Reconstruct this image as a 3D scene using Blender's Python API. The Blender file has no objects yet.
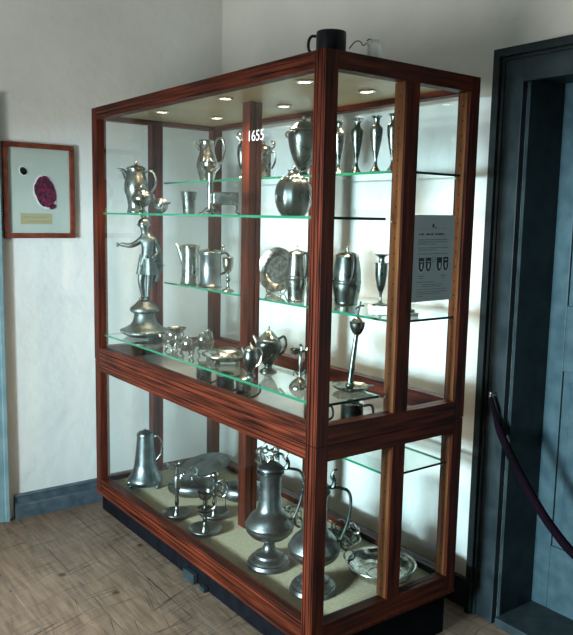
import bpy, bmesh, math, random
from mathutils import Vector, Matrix
random.seed(7)
D = bpy.data
C = bpy.context.scene.collection
PI = math.pi
RZ = -0.645          # turns a piece so that its handle lies along the front of the case

# ------------------------------------------------------------------ materials
def mat(name, col, rough=.5, metal=0., spec=.5):
    m = D.materials.new(name); m.use_nodes = True
    b = m.node_tree.nodes['Principled BSDF']
    b.inputs['Base Color'].default_value = (*col, 1)
    b.inputs['Roughness'].default_value = rough
    b.inputs['Metallic'].default_value = metal
    b.inputs['Specular IOR Level'].default_value = spec
    return m
def nd(m, t, **k):
    n = m.node_tree.nodes.new(t)
    for a, v in k.items(): setattr(n, a, v)
    return n
def ln(m, a, b): m.node_tree.links.new(a, b)
def bsdf(m): return m.node_tree.nodes['Principled BSDF']
def noisy(m, c1, c2, scale=(1, 1, 1), nscale=5., detail=6., bump=0., lo=.35, hi=.65, rough=None, dist=.01):
    tc = nd(m, 'ShaderNodeTexCoord'); mp = nd(m, 'ShaderNodeMapping'); mp.inputs['Scale'].default_value = scale
    nz = nd(m, 'ShaderNodeTexNoise'); nz.inputs['Scale'].default_value = nscale; nz.inputs['Detail'].default_value = detail
    cr = nd(m, 'ShaderNodeValToRGB')
    cr.color_ramp.elements[0].position = lo; cr.color_ramp.elements[0].color = (*c1, 1)
    cr.color_ramp.elements[1].position = hi; cr.color_ramp.elements[1].color = (*c2, 1)
    ln(m, tc.outputs['Object'], mp.inputs[0]); ln(m, mp.outputs[0], nz.inputs['Vector'])
    ln(m, nz.outputs[0], cr.inputs[0]); ln(m, cr.outputs[0], bsdf(m).inputs['Base Color'])
    if rough:
        mr = nd(m, 'ShaderNodeMapRange'); mr.inputs[3].default_value = rough[0]; mr.inputs[4].default_value = rough[1]
        ln(m, nz.outputs[0], mr.inputs[0]); ln(m, mr.outputs[0], bsdf(m).inputs['Roughness'])
    if bump:
        bp = nd(m, 'ShaderNodeBump'); bp.inputs['Strength'].default_value = bump; bp.inputs['Distance'].default_value = dist
        ln(m, nz.outputs[0], bp.inputs['Height']); ln(m, bp.outputs[0], bsdf(m).inputs['Normal'])
    return m
def wood(name, axis):
    s = [55, 55, 55]; s[axis] = 3
    m = mat(name, (.1, .03, .02), .5, 0, .16)
    return noisy(m, (.010, .0020, .0012), (.118, .020, .007), s, 1.2, 9, .3, .33, .72, (.34, .6), .002)
WOOD = [wood('mahogany_x', 0), wood('mahogany_y', 1), wood('mahogany_z', 2)]
INNER = noisy(mat('inner_oak', (.2, .1, .04), .5, 0, .2), (.065, .020, .007), (.22, .088, .030), (40, 40, 3), 1.2, 8, .2, .3, .7)
PINHOLE = mat('pin_hole', (.01, .005, .004), .8)
BLACKWOOD = noisy(mat('plinth_black', (.01, .01, .012), .7, 0, .05), (.003, .003, .004), (.006, .006, .008), (1, 1, 1), 20)
CEILP = noisy(mat('case_ceiling', (.5, .4, .25), .35), (.31, .23, .105), (.37, .28, .135), (2, 2, 2), 3)
DECK = noisy(mat('deck_board', (.3, .3, .29), .18), (.22, .225, .22), (.28, .285, .28), (2, 2, 2), 4)
CLOTH = noisy(mat('beige_lining', (.5, .45, .3), .9), (.44, .385, .245), (.52, .46, .30), (1, 1, 1), 90, 3, .15)
def pewter(name, c1, c2, r, bump=.25, ns=22):
    m = mat(name, c1, r, 1.0)
    return noisy(m, c1, c2, (1, 1, 1), ns, 5, bump, .3, .7, (r - .08, r + .12), .003)
PEW = pewter('pewter', (.15, .175, .16), (.34, .37, .33), .26)
PEWD = pewter('dark_pewter', (.06, .08, .075), (.17, .20, .18), .27)
STAT = pewter('dull_pewter', (.09, .105, .095), (.17, .19, .175), .46, .6, 60)
PEWL = pewter('grey_pewter', (.105, .125, .125), (.22, .245, .245), .34)
SILV = pewter('bright_pewter', (.28, .31, .28), (.62, .62, .56), .15, .35, 60)
WHITE = mat('white_ceramic', (.82, .82, .8), .25)
BLACKC = mat('black_glaze', (.004, .005, .008), .35, 0, .2)
BLACKM = mat('black_wire', (.008, .009, .009), .4, 0, .3)
PAPER = noisy(mat('paper_white', (.8, .8, .78), .8), (.74, .74, .72), (.8, .8, .78), (1, 1, 1), 8)
INK = mat('ink_black', (.02, .02, .02), .7)
INKG = mat('ink_grey', (.16, .16, .16), .8)
INKGREEN = mat('ink_green', (.02, .16, .06), .8)
ROPE = noisy(mat('rope_velvet', (.02, .008, .02), .9, 0, .05), (.0015, .0012, .0015), (.005, .0012, .004), (1, 1, 1), 6)
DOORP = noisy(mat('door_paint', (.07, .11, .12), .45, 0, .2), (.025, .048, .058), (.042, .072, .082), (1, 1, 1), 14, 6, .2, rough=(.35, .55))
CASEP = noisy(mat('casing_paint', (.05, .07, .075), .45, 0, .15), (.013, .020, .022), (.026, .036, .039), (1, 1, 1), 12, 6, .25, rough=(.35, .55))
BASEP = noisy(mat('baseboard_paint', (.08, .12, .15), .5), (.045, .068, .085), (.085, .115, .135), (1, 1, 1), 18, 6, .35)
BLUEP = noisy(mat('blue_casing_paint', (.18, .30, .33), .45), (.17, .28, .31), (.24, .36, .38), (1, 1, 1), 10, 5, .2)
BRONZE = mat('chrome_ring', (.7, .68, .62), .2, 1)
def plaster(name, a, b):
    m = mat(name, a, .9, 0, .2)
    noisy(m, a, b, (1, 1, 1), 2.2, 8, 0)
    tc = nd(m, 'ShaderNodeTexCoord'); nz = nd(m, 'ShaderNodeTexNoise'); nz.inputs['Scale'].default_value = 16; nz.inputs['Detail'].default_value = 9
    bp = nd(m, 'ShaderNodeBump'); bp.inputs['Strength'].default_value = .35; bp.inputs['Distance'].default_value = .012
    ln(m, tc.outputs['Object'], nz.inputs['Vector']); ln(m, nz.outputs[0], bp.inputs['Height']); ln(m, bp.outputs[0], bsdf(m).inputs['Normal'])
    return m
WALL = plaster('plaster_white', (.66, .68, .65), (.74, .755, .72))
DARKW = mat('dark_low_bounce', (.05, .035, .025), .7)  # unseen near wall, made dark to keep bounce off the cabinet's end face
ROOF = plaster('plaster_ceiling', (.62, .62, .58), (.68, .68, .64))

def floor_mat():
    m = mat('plank_floor', (.2, .13, .08), .55); t = m.node_tree
    tc = nd(m, 'ShaderNodeTexCoord'); sp = nd(m, 'ShaderNodeSeparateXYZ'); ln(m, tc.outputs['Object'], sp.inputs[0])
    def M(op, a, b=None):
        n = nd(m, 'ShaderNodeMath', operation=op)
        for i, v in enumerate((a, b)):
            if v is None: continue
            if isinstance(v, (int, float)): n.inputs[i].default_value = v
            else: ln(m, v, n.inputs[i])
        return n.outputs[0]
    u = M('DIVIDE', M('ADD', sp.outputs[0], .06 + .26 * 40), .26)
    fr = M('FRACT', u); idx = M('FLOOR', u)
    edge = M('MINIMUM', fr, M('SUBTRACT', 1, fr))
    gap = M('LESS_THAN', edge, .009)
    wn = nd(m, 'ShaderNodeTexWhiteNoise', noise_dimensions='1D'); ln(m, idx, wn.inputs['W'])
    off = nd(m, 'ShaderNodeCombineXYZ'); ln(m, M('MULTIPLY', wn.outputs[0], 9.), off.inputs[1])
    ad = nd(m, 'ShaderNodeVectorMath', operation='ADD'); ln(m, tc.outputs['Object'], ad.inputs[0]); ln(m, off.outputs[0], ad.inputs[1])
    mp = nd(m, 'ShaderNodeMapping'); mp.inputs['Scale'].default_value = (30, 3.2, 1); ln(m, ad.outputs[0], mp.inputs[0])
    g = nd(m, 'ShaderNodeTexNoise'); g.inputs['Scale'].default_value = 1.6; g.inputs['Detail'].default_value = 9; g.inputs['Distortion'].default_value = .6; ln(m, mp.outputs[0], g.inputs['Vector'])
    cr = nd(m, 'ShaderNodeValToRGB'); e = cr.color_ramp.elements
    e[0].position = .3; e[0].color = (.110, .070, .045, 1); e[1].position = .72; e[1].color = (.235, .158, .105, 1)
    ln(m, g.outputs[0], cr.inputs[0])
    # slanting scratches across the boards
    last = cr.outputs[0]
    for k, (rot, sc, th, col) in enumerate(((1.22, (110, 2.6, 1), .63, (.045, .022, .012, 1)), (1.50, (140, 2.4, 1), .625, (.06, .032, .02, 1)), (.25, (110, 1.8, 1), .68, (.05, .028, .018, 1)), (1.35, (160, 4, 1), .66, (.24, .19, .15, 1)))):
        r0 = nd(m, 'ShaderNodeMapping'); r0.inputs['Rotation'].default_value = (0, 0, rot); ln(m, tc.outputs['Object'], r0.inputs[0])
        m2 = nd(m, 'ShaderNodeMapping'); m2.inputs['Scale'].default_value = sc; m2.inputs['Location'].default_value = (k * 3.3, k, 0); ln(m, r0.outputs[0], m2.inputs[0])
        n2 = nd(m, 'ShaderNodeTexNoise'); n2.inputs['Scale'].default_value = 1.; n2.inputs['Detail'].default_value = 2; ln(m, m2.outputs[0], n2.inputs['Vector'])
        mr = nd(m, 'ShaderNodeMapRange'); mr.inputs[1].default_value = th; mr.inputs[2].default_value = th + .05; ln(m, n2.outputs[0], mr.inputs[0])
        mx = nd(m, 'ShaderNodeMix', data_type='RGBA'); ln(m, mr.outputs[0], mx.inputs[0]); ln(m, last, mx.inputs[6]); mx.inputs[7].default_value = col
        last = mx.outputs[2]
    # knots and stains
    v = nd(m, 'ShaderNodeTexVoronoi'); v.inputs['Scale'].default_value = 5.5; ln(m, ad.outputs[0], v.inputs['Vector'])
    kn = nd(m, 'ShaderNodeMapRange'); kn.inputs[1].default_value = .12; kn.inputs[2].default_value = .07; ln(m, v.outputs['Distance'], kn.inputs[0])
    mx = nd(m, 'ShaderNodeMix', data_type='RGBA'); ln(m, kn.outputs[0], mx.inputs[0]); ln(m, last, mx.inputs[6]); mx.inputs[7].default_value = (.05, .022, .012, 1); last = mx.outputs[2]
    ng = nd(m, 'ShaderNodeTexNoise'); ng.inputs['Scale'].default_value = 3; ng.inputs['Detail'].default_value = 3; ln(m, tc.outputs['Object'], ng.inputs['Vector'])
    gc = nd(m, 'ShaderNodeValToRGB'); gc.color_ramp.elements[0].color = (.02, .012, .008, 1); gc.color_ramp.elements[1].color = (.24, .20, .16, 1)
    gc.color_ramp.elements[0].position = .45; gc.color_ramp.elements[1].position = .62; ln(m, ng.outputs[0], gc.inputs[0])
    mx = nd(m, 'ShaderNodeMix', data_type='RGBA'); ln(m, gap, mx.inputs[0]); ln(m, last, mx.inputs[6]); ln(m, gc.outputs[0], mx.inputs[7])
    ln(m, mx.outputs[2], bsdf(m).inputs['Base Color'])
    bp = nd(m, 'ShaderNodeBump'); bp.inputs['Strength'].default_value = .4; bp.inputs['Distance'].default_value = .004
    ln(m, g.outputs[0], bp.inputs['Height']); ln(m, bp.outputs[0], bsdf(m).inputs['Normal'])
    return m
FLOOR = floor_mat()

def glass(name, tint, refl=1.0):
    m = D.materials.new(name); m.use_nodes = True; t = m.node_tree; t.nodes.clear()
    out = t.nodes.new('ShaderNodeOutputMaterial'); tr = t.nodes.new('ShaderNodeBsdfTransparent'); gl = t.nodes.new('ShaderNodeBsdfGlossy')
    tr.inputs[0].default_value = (*tint, 1); gl.inputs['Roughness'].default_value = .015; gl.inputs['Color'].default_value = (.95, 1, .98, 1)
    fr = t.nodes.new('ShaderNodeFresnel'); fr.inputs[0].default_value = 1.45
    mu = t.nodes.new('ShaderNodeMath'); mu.operation = 'MULTIPLY'; mu.inputs[1].default_value = refl; mu.use_clamp = True
    mx = t.nodes.new('ShaderNodeMixShader')
    ge = t.nodes.new('ShaderNodeNewGeometry'); iv = t.nodes.new('ShaderNodeMath'); iv.operation = 'SUBTRACT'; iv.inputs[0].default_value = 1
    m3 = t.nodes.new('ShaderNodeMath'); m3.operation = 'MULTIPLY'
    t.links.new(ge.outputs['Backfacing'], iv.inputs[1]); t.links.new(fr.outputs[0], mu.inputs[0])
    t.links.new(mu.outputs[0], m3.inputs[0]); t.links.new(iv.outputs[0], m3.inputs[1]); t.links.new(m3.outputs[0], mx.inputs[0])
    t.links.new(tr.outputs[0], mx.inputs[1]); t.links.new(gl.outputs[0], mx.inputs[2]); t.links.new(mx.outputs[0], out.inputs[0])
    return m
GLASS = glass('pane_glass', (.975, .985, .98), 1.3)
SHELF = glass('shelf_glass', (.95, .98, .965), 1.7)
WINGL = glass('window_glass', (.97, .98, 1))
EDGE = mat('glass_edge', (.012, .14, .07), .2)
EDGE_SHADE = mat('glass_edge_shaded', (.006, .03, .02), .2)  # same green edge with shade put into the colour, for unlit shelf ends

def emit(name, col, s):
    m = D.materials.new(name); m.use_nodes = True; b = bsdf(m)
    b.inputs['Emission Color'].default_value = (*col, 1); b.inputs['Emission Strength'].default_value = s
    return m
BULB = emit('halogen_bulb', (1, .78, .62), 9)

# ------------------------------------------------------------------ mesh helpers
def nb(): return bmesh.new()
def box(bm, x0, y0, z0, x1, y1, z1, mi=0):
    vs = [bm.verts.new(p) for p in ((x0, y0, z0), (x1, y0, z0), (x1, y1, z0), (x0, y1, z0), (x0, y0, z1), (x1, y0, z1), (x1, y1, z1), (x0, y1, z1))]
    fs = []
    for f in ((0, 3, 2, 1), (4, 5, 6, 7), (0, 1, 5, 4), (1, 2, 6, 5), (2, 3, 7, 6), (3, 0, 4, 7)):
        fc = bm.faces.new([vs[i] for i in f]); fc.material_index = mi; fs.append(fc)
    return fs
def lathe(bm, prof, c=(0, 0, 0), n=32, lob=0, la=0, mi=0, sx=1, sy=1):
    rings = []
    for r, z in prof:
        if r <= 1e-5: rings.append([bm.verts.new((c[0], c[1], c[2] + z))])
        else:
            rings.append([bm.verts.new((c[0] + sx * r * (1 + la * math.cos(lob * 2 * PI * k / n)) * math.cos(2 * PI * k / n), c[1] + sy * r * (1 + la * math.cos(lob * 2 * PI * k / n)) * math.sin(2 * PI * k / n), c[2] + z)) for k in range(n)])
    for a, b in zip(rings, rings[1:]):
        for k in range(n):
            k2 = (k + 1) % n
            if len(a) == 1 and len(b) == 1: continue
            if len(a) == 1: f = bm.faces.new((a[0], b[k2], b[k]))
            elif len(b) == 1: f = bm.faces.new((a[k], a[k2], b[0]))
            else: f = bm.faces.new((a[k], a[k2], b[k2], b[k]))
            f.material_index = mi
    for rg, fl in ((rings[0], True), (rings[-1], False)):
        if len(rg) > 1 and prof[0] != prof[-1]:
            f = bm.faces.new(rg[::-1] if fl else rg); f.material_index = mi
def smooth_prof(pts, k=3):
    out = []
    for i in range(len(pts) - 1):
        p0 = pts[max(i - 1, 0)]; p1 = pts[i]; p2 = pts[i + 1]; p3 = pts[min(i + 2, len(pts) - 1)]
        for j in range(k):
            t = j / k
            out.append(tuple(.5 * ((2 * b) + (-a + c) * t + (2 * a - 5 * b + 4 * c - d) * t * t + (-a + 3 * b - 3 * c + d) * t ** 3) for a, b, c, d in zip(p0, p1, p2, p3)))
    out.append(tuple(pts[-1]))
    if len(pts[0]) == 2: out = [(max(r, 0.0004), z) for r, z in out]
    return out
def tube(bm, pts, r, n=8, sm=True, flat=1., mi=0):
    """sweep a round (or flattened) section along the points; r is a number or one radius per given point"""
    rs = r if isinstance(r, (list, tuple)) else [r] * len(pts)
    q = [tuple(p) + (rr,) for p, rr in zip(pts, rs)]
    if sm and len(q) > 2: q = smooth_prof4(q)
    P = [Vector(a[:3]) for a in q]; R = [a[3] for a in q]
    up = None; rings = []
    for i, p in enumerate(P):
        t = (P[min(i + 1, len(P) - 1)] - P[max(i - 1, 0)]).normalized()
        if up is None:
            up = Vector((0, 1, 0)) if abs(t.y) < .9 else Vector((1, 0, 0))
        s = t.cross(up).normalized(); up = s.cross(t).normalized()
        rings.append([bm.verts.new(p + (s * math.cos(2 * PI * k / n) + up * math.sin(2 * PI * k / n) * flat) * R[i]) for k in range(n)])
    for a, b in zip(rings, rings[1:]):
        for k in range(n):
            f = bm.faces.new((a[k], a[(k + 1) % n], b[(k + 1) % n], b[k])); f.material_index = mi
    for rg, fl in ((rings[0], True), (rings[-1], False)):
        f = bm.faces.new(rg[::-1] if fl else rg); f.material_index = mi
def smooth_prof4(q, k=5):
    out = []
    for i in range(len(q) - 1):
        p0 = q[max(i - 1, 0)]; p1 = q[i]; p2 = q[i + 1]; p3 = q[min(i + 2, len(q) - 1)]
        for j in range(k):
            t = j / k
            out.append(tuple(.5 * ((2 * b) + (-a + c) * t + (2 * a - 5 * b + 4 * c - d) * t * t + (-a + 3 * b - 3 * c + d) * t ** 3) for a, b, c, d in zip(p0, p1, p2, p3)))
    out.append(q[-1]); return out
def ball(bm, c, r, sz=1., n=12):
    prof = [(max(r * math.sin(PI * i / n), 0), -r * sz * math.cos(PI * i / n)) for i in range(n + 1)]
    prof[0] = (0, -r * sz); prof[-1] = (0, r * sz)
    lathe(bm, prof, c, 14)
def ring(bm, c, R, r, axis='y', n=20):
    pts = []
    for k in range(n + 1):
        a = 2 * PI * k / n
        o = {'y': (R * math.cos(a), 0, R * math.sin(a)), 'z': (R * math.cos(a), R * math.sin(a), 0), 'x': (0, R * math.cos(a), R * math.sin(a))}[axis]
        pts.append(tuple(c[i] + o[i] for i in range(3)))
    tube(bm, pts, r, 7, False)
def obj(name, bm, m, parent=None, smooth=True, bev=0):
    me = D.meshes.new(name)
    bmesh.ops.recalc_face_normals(bm, faces=bm.faces)
    bm.to_mesh(me); bm.free()
    for mm in (m if isinstance(m, (list, tuple)) else [m]): me.materials.append(mm)
    o = D.objects.new(name, me); C.objects.link(o)
    if smooth:
        me.polygons.foreach_set('use_smooth', [True] * len(me.polygons)); me.set_sharp_from_angle(angle=math.radians(38))
    if bev:
        b = o.modifiers.new('bevel', 'BEVEL'); b.width = bev; b.segments = 2; b.limit_method = 'ANGLE'
    if parent: o.parent = parent
    return o
def tag(o, label, cat, group=None):
    o['label'] = label; o['category'] = cat
    if group: o['group'] = group
    return o
def thing(name, label, cat, loc=(0, 0, 0), rz=RZ, group=None):
    o = D.objects.new(name, None); C.objects.link(o); o.empty_display_size = .05
    o.location = loc; o.rotation_euler = (0, 0, rz)
    return tag(o, label, cat, group)
def struct(name, bm, m, parent=None, bev=0, smooth=False):
    o = obj(name, bm, m, parent, smooth, bev)
    if not parent: o['kind'] = 'structure'
    return o

# ------------------------------------------------------------------ the room
XW, YW = .9235, 2.0794
WX, YB, ZC = -2.4, -4.2, 3.25
bm = nb(); box(bm, WX - .3, YB - .2, -.12, 1.6, YW + .2, 0); struct('floor', bm, FLOOR)
bm = nb(); box(bm, WX - .3, YB - .2, ZC, 1.6, YW + .2, ZC + .1); struct('ceiling', bm, ROOF)
bm = nb(); box(bm, WX - .3, YW, 0, XW + .25, YW + .2, ZC); struct('wall_far', bm, WALL)
bm = nb(); box(bm, WX - .3, YB - .2, 0, 1.6, YB, ZC); struct('wall_near', bm, DARKW)
DY0, DY1, DZ = -.045, -1.0, 2.14     # doorway
bm = nb()
box(bm, XW, DY0, 0, XW + .25, YW, ZC); box(bm, XW, YB, 0, XW + .25, DY1, ZC); box(bm, XW, DY1, DZ, XW + .25, DY0, ZC)
struct('wall_right', bm, WALL)
# window wall on the left of the camera
WY0, WY1, WZ0, WZ1 = -1.3, .9, .55, 1.72
bm = nb()
box(bm, WX - .3, YB, 0, WX, WY0, ZC); box(bm, WX - .3, WY1, 0, WX, YW, ZC); box(bm, WX - .3, WY0, 0, WX, WY1, WZ0); box(bm, WX - .3, WY0, WZ1, WX, WY1, ZC)
struct('wall_left', bm, WALL)
bm = nb(); t = .05
box(bm, WX - .2, WY0, WZ0, WX - .14, WY0 + t, WZ1); box(bm, WX - .2, WY1 - t, WZ0, WX - .14, WY1, WZ1)
box(bm, WX - .2, WY0 + t, WZ0, WX - .14, WY1 - t, WZ0 + t); box(bm, WX - .2, WY0 + t, WZ1 - t, WX - .14, WY1 - t, WZ1)
win = struct('window_1', bm, BLUEP)
bm = nb(); box(bm, WX - .172, WY0 + t, WZ0 + t, WX - .168, WY1 - t, WZ1 - t); struct('window_pane', bm, WINGL, win)
bm = nb(); box(bm, WX - .14, WY0, WZ0, WX + .04, WY1, WZ0 + .03); struct('window_sill', bm, BLUEP, win)

# door: deep jamb, panelled leaf, threshold, two-step casing
LX = XW + .225
bm = nb()
box(bm, LX, DY1, .03, LX + .04, DY0, DZ)                                   # leaf core
for y0, y1 in ((DY0 - .085, DY0), (-.56, -.47), (DY1, DY1 + .085)): box(bm, LX - .012, y0, .03, LX, y1, DZ)
for z0, z1 in ((.03, .3), (1.02, 1.28), (1.98, DZ)): 
    box(bm, LX - .012, -.47, z0, LX, DY0 - .085, z1); box(bm, LX - .012, DY1 + .085, z0, LX, -.56, z1)
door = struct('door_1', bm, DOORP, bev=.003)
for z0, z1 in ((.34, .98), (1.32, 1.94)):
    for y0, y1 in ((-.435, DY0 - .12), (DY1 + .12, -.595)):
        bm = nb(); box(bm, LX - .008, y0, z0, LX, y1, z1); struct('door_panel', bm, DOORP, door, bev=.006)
bm = nb(); box(bm, LX - .06, -.93, 1.1, LX - .045, -.82, 1.118); box(bm, LX - .06, -.945, 1.1, LX - .012, -.93, 1.118); struct('door_handle', bm, BLACKM, door, bev=.003)
bm = nb()
box(bm, XW, DY0 - .014, 0, LX, DY0, DZ); box(bm, XW, DY1, 0, LX, DY1 + .014, DZ); box(bm, XW, DY1 + .014, DZ - .014, LX, DY0 - .014, DZ)
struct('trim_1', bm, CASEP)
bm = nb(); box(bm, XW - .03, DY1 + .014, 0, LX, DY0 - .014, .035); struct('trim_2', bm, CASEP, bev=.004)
def casing(bm, y0, y1, z1):  # y0 > y1 : outer edges of the casing
    for a, b, d in ((0, .03, .045), (.03, .042, .028), (.042, .118, .022), (.118, .128, .030)):
        box(bm, XW - d, y0 - b, 0, XW, y0 - a, z1 - a); box(bm, XW - d, y1 + a, 0, XW, y1 + b, z1 - a)
        box(bm, XW - d, y1 + b, z1 - b, XW, y0 - b, z1 - a)
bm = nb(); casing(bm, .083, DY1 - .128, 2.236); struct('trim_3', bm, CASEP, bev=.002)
# far wall: baseboard, blue casing at the left edge
def base_profile(bm, x0, x1):
    prof = [(0, 0), (-.032, 0), (-.032, .070), (-.028, .078), (-.020, .081), (-.012, .083), (-.012, .112), (-.018, .116), (-.018, .122), (-.010, .128), (0, .128)]
    a = [bm.verts.new((x0, YW + y, z)) for y, z in prof]; b = [bm.verts.new((x1, YW + y, z)) for y, z in prof]
    for i in range(len(prof)):
        j = (i + 1) % len(prof); bm.faces.new((a[i], a[j], b[j], b[i]))
    bm.faces.new(a); bm.faces.new(b[::-1])
bm = nb(); base_profile(bm, -.335, XW); struct('baseboard_far', bm, BASEP)
bm = nb(); box(bm, XW - .02, .083, 0, XW, YW - .032, .125); struct('baseboard_right', bm, CASEP, bev=.003)
bm = nb(); box(bm, -.48, YW - .03, 0, -.366, YW, 2.16); box(bm, -.39, YW - .042, 0, -.366, YW - .03, 2.16); struct('trim_4', bm, BLUEP, bev=.004)

# ------------------------------------------------------------------ the display cabinet
W, L = .7117, 1.7839
ZT, ZM, ZB = 2.1044, .8697, .187
cab = thing('display_cabinet', 'large two-tier mahogany display cabinet with glass panes and glass shelves full of pewter', 'display cabinet', (0, 0, 0), 0)

GP = [(.0, 0), (.07, .0), (.07, .003), (.12, .003), (.14, -.0), (.30, 0), (.32, .004), (.36, .004), (.38, 0), (.62, 0), (.64, .004), (.68, .004), (.70, 0), (.86, 0), (.88, .003), (.93, .003), (.93, 0), (1, 0)]
def moulded(bm, o, U, V, Wv, w, d, l, groove=True, mi=0):
    """bar of section w x d (U, V unit vectors, V points into the case) and length l along Wv with fluted outer face"""
    o, U, V, Wv = map(Vector, (o, U, V, Wv))
    prof = [(u * w, v) for u, v in GP] if groove else [(0, 0), (w, 0)]
    prof += [(w, d), (0, d)]
    a = [bm.verts.new(o + U * u + V * v) for u, v in prof]; b = [bm.verts.new(o + U * u + V * v + Wv * l) for u, v in prof]
    n = len(prof)
    for i in range(n):
        f = bm.faces.new((a[i], a[(i + 1) % n], b[(i + 1) % n], b[i])); f.material_index = mi
    bm.faces.new(a[::-1]).material_index = mi; bm.faces.new(b).material_index = mi
def holes(bm, pos, nrm, z0, z1, step=.052):
    z = z0; nrm = Vector(nrm); s = Vector((0, 0, 1)).cross(nrm)
    while z < z1:
        c = Vector((pos[0], pos[1], z)) + nrm * .0006
        f = bm.faces.new([bm.verts.new(c + (s * math.cos(k * PI / 4) + Vector((0, 0, 1)) * math.sin(k * PI / 4)) * .0035) for k in range(8)])
        f.material_index = 1; z += step
units = ((ZM + .001, ZT, .064, .055), (ZB, ZM - .002, .063, .052))     # z0, z1, bottom rail height, top rail height
PW = .055
CEIL_Z, DECK_Z, LOW_Z = 2.072, .868, .225
for ui, (z0, z1, hb, ht) in enumerate(units):
    h = z1 - z0
    e = 0 if ui == 0 else .0015
    # corner posts: fluted face on the long side, plain face on the short side
    for (x, y, sx, sy) in ((0 + e, 0 + e, 1, 1), (0 + e, L - e, 1, -1), (W - e, 0 + e, -1, 1), (W - e, L - e, -1, -1)):
        bm = nb()
        moulded(bm, (x, y, z0), (0, sy, 0), (sx, 0, 0), (0, 0, 1), PW, .05, h)
        if y < 1 and x > .5: holes(bm, (x - .0515, y + .030), (-1, 0, 0), z0 + hb + .03, z1 - ht - .02)
        if y < 1 and x > .5: box(bm, x - .0515, y + .012, z0 + hb, x - .05, y + .048, z1 - ht, 2)
        obj('corner_post', bm, [WOOD[2], PINHOLE, INNER], cab, False)
    # middle posts of both short sides, the back and the centre
    for (x0, y0, x1, y1, fl) in ((.347, 0 + e, .407, .055, 1), (.30, L - .05, .36, L - e, 1), (W - .045, .85, W - e, .91, 0)):
        bm = nb(); box(bm, x0, y0, z0 + hb, x1, y1, z1 - ht)
        if y0 < .1: box(bm, x0 - .0015, y0 + .008, z0 + hb, x0, y1, z1 - ht, 2)
        if fl: holes(bm, (x0 - (.0015 if y0 < .1 else 0), y0 + .03), (-1, 0, 0), z0 + hb + .03, z1 - ht - .02)
        obj('middle_post', bm, [WOOD[2], PINHOLE, INNER], cab, False)
    bm = nb(); a, b = (DECK_Z, CEIL_Z) if ui == 0 else (LOW_Z, .86)
    box(bm, .300, .85, a, .330, .905, b); box(bm, .330, .856, a, .338, .899, b, 0); box(bm, .338, .85, a, .362, .905, b)
    holes(bm, (.300, .878), (-1, 0, 0), a + .06, b - .03)
    obj('centre_post', bm, [WOOD[2], PINHOLE], cab, False)
    # rails
    for x, sx in ((0 + e, 1), (W - e, -1)):
        bm = nb(); moulded(bm, (x, PW, z0), (0, 0, 1), (sx, 0, 0), (0, 1, 0), hb, .045, L - 2 * PW, x < .3); obj('bottom_rail', bm, WOOD[1], cab, False)
        bm = nb(); moulded(bm, (x, PW, z1 - ht), (0, 0, 1), (sx, 0, 0), (0, 1, 0), ht, .045, L - 2 * PW, x < .3); obj('top_rail', bm, WOOD[1], cab, False)
    for y, sy in ((0 + e, 1), (L - e, -1)):
        bm = nb(); moulded(bm, (.05, y, z0), (0, 0, 1), (0, sy, 0), (1, 0, 0), hb, .045, W - .1, False); obj('bottom_rail', bm, WOOD[0], cab, False)
        bm = nb(); moulded(bm, (.05, y, z1 - ht), (0, 0, 1), (0, sy, 0), (1, 0, 0), ht, .045, W - .1, False); obj('top_rail', bm, WOOD[0], cab, False)
    # panes
    a, b = z0 + hb, z1 - ht
    def pane(x0, y0, x1, y1):
        bm = nb(); box(bm, x0, y0, a, x1, y1, b); obj('glass_pane', bm, GLASS, cab, False)
    pane(.020, PW, .024, L - PW)
    pane(W - .024, PW, W - .020, .85); pane(W - .024, .91, W - .020, L - PW)
    pane(.05, .020, .347, .024); pane(.407, .020, W - .05, .024)
    pane(.05, L - .024, .30, L - .020); pane(.36, L - .024, W - .05, L - .020)
bm = nb(); box(bm, .045, .045, CEIL_Z, W - .045, L - .045, 2.098); obj('ceiling_board', bm, CEILP, cab, False)
bm = nb(); box(bm, .003, .003, ZT - .001, W - .003, L - .003, ZT + .0); obj('top_board', bm, BLACKWOOD, cab, False)
bm = nb(); box(bm, .045, .045, .845, W - .045, L - .045, DECK_Z); obj('deck_board', bm, DECK, cab, False)
bm = nb(); box(bm, .045, .045, .19, W - .045, L - .045, LOW_Z); obj('floor_board', bm, CLOTH, cab, False)
bm = nb(); box(bm, .100, .03, 0, W - .02, L + .16, ZB); obj('plinth', bm, BLACKWOOD, cab, False)
# thin moulding under the lower frame
bm = nb(); box(bm, -.006, -.002, ZB - .014, W, L, ZB); obj('base_moulding', bm, WOOD[1], cab, False, .003)

def shelf(x0, x1, y0, y1, z):
    bm = nb(); fs = box(bm, x0, y0, z - .009, x1, y1, z)
    for i, f in enumerate(fs): f.material_index = 0 if i < 2 else (2 if i in (2, 4) else 1)
    o = obj('glass_shelf', bm, [SHELF, EDGE, EDGE_SHADE], cab, False); return o
S1, S2, S3, S4, SL = 1.765, 1.605, 1.252, 1.0, .70
shelf(.365, W - .048, .028, L - .05, S1); shelf(.030, .298, .028, L - .05, S2); shelf(.365, W - .048, .028, L - .05, S3)
shelf(.030, .298, .028, L - .05, S4); shelf(.365, W - .048, .028, L - .05, SL)
# shelf pins on the near posts
for x, z in ((W - .058, S1), (W - .058, S3), (W - .058, SL), (.340, S2), (.340, S4)):
    bm = nb(); ball(bm, (x, .04, z - .014), .005); obj('shelf_pin', bm, BRONZE, cab)
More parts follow.
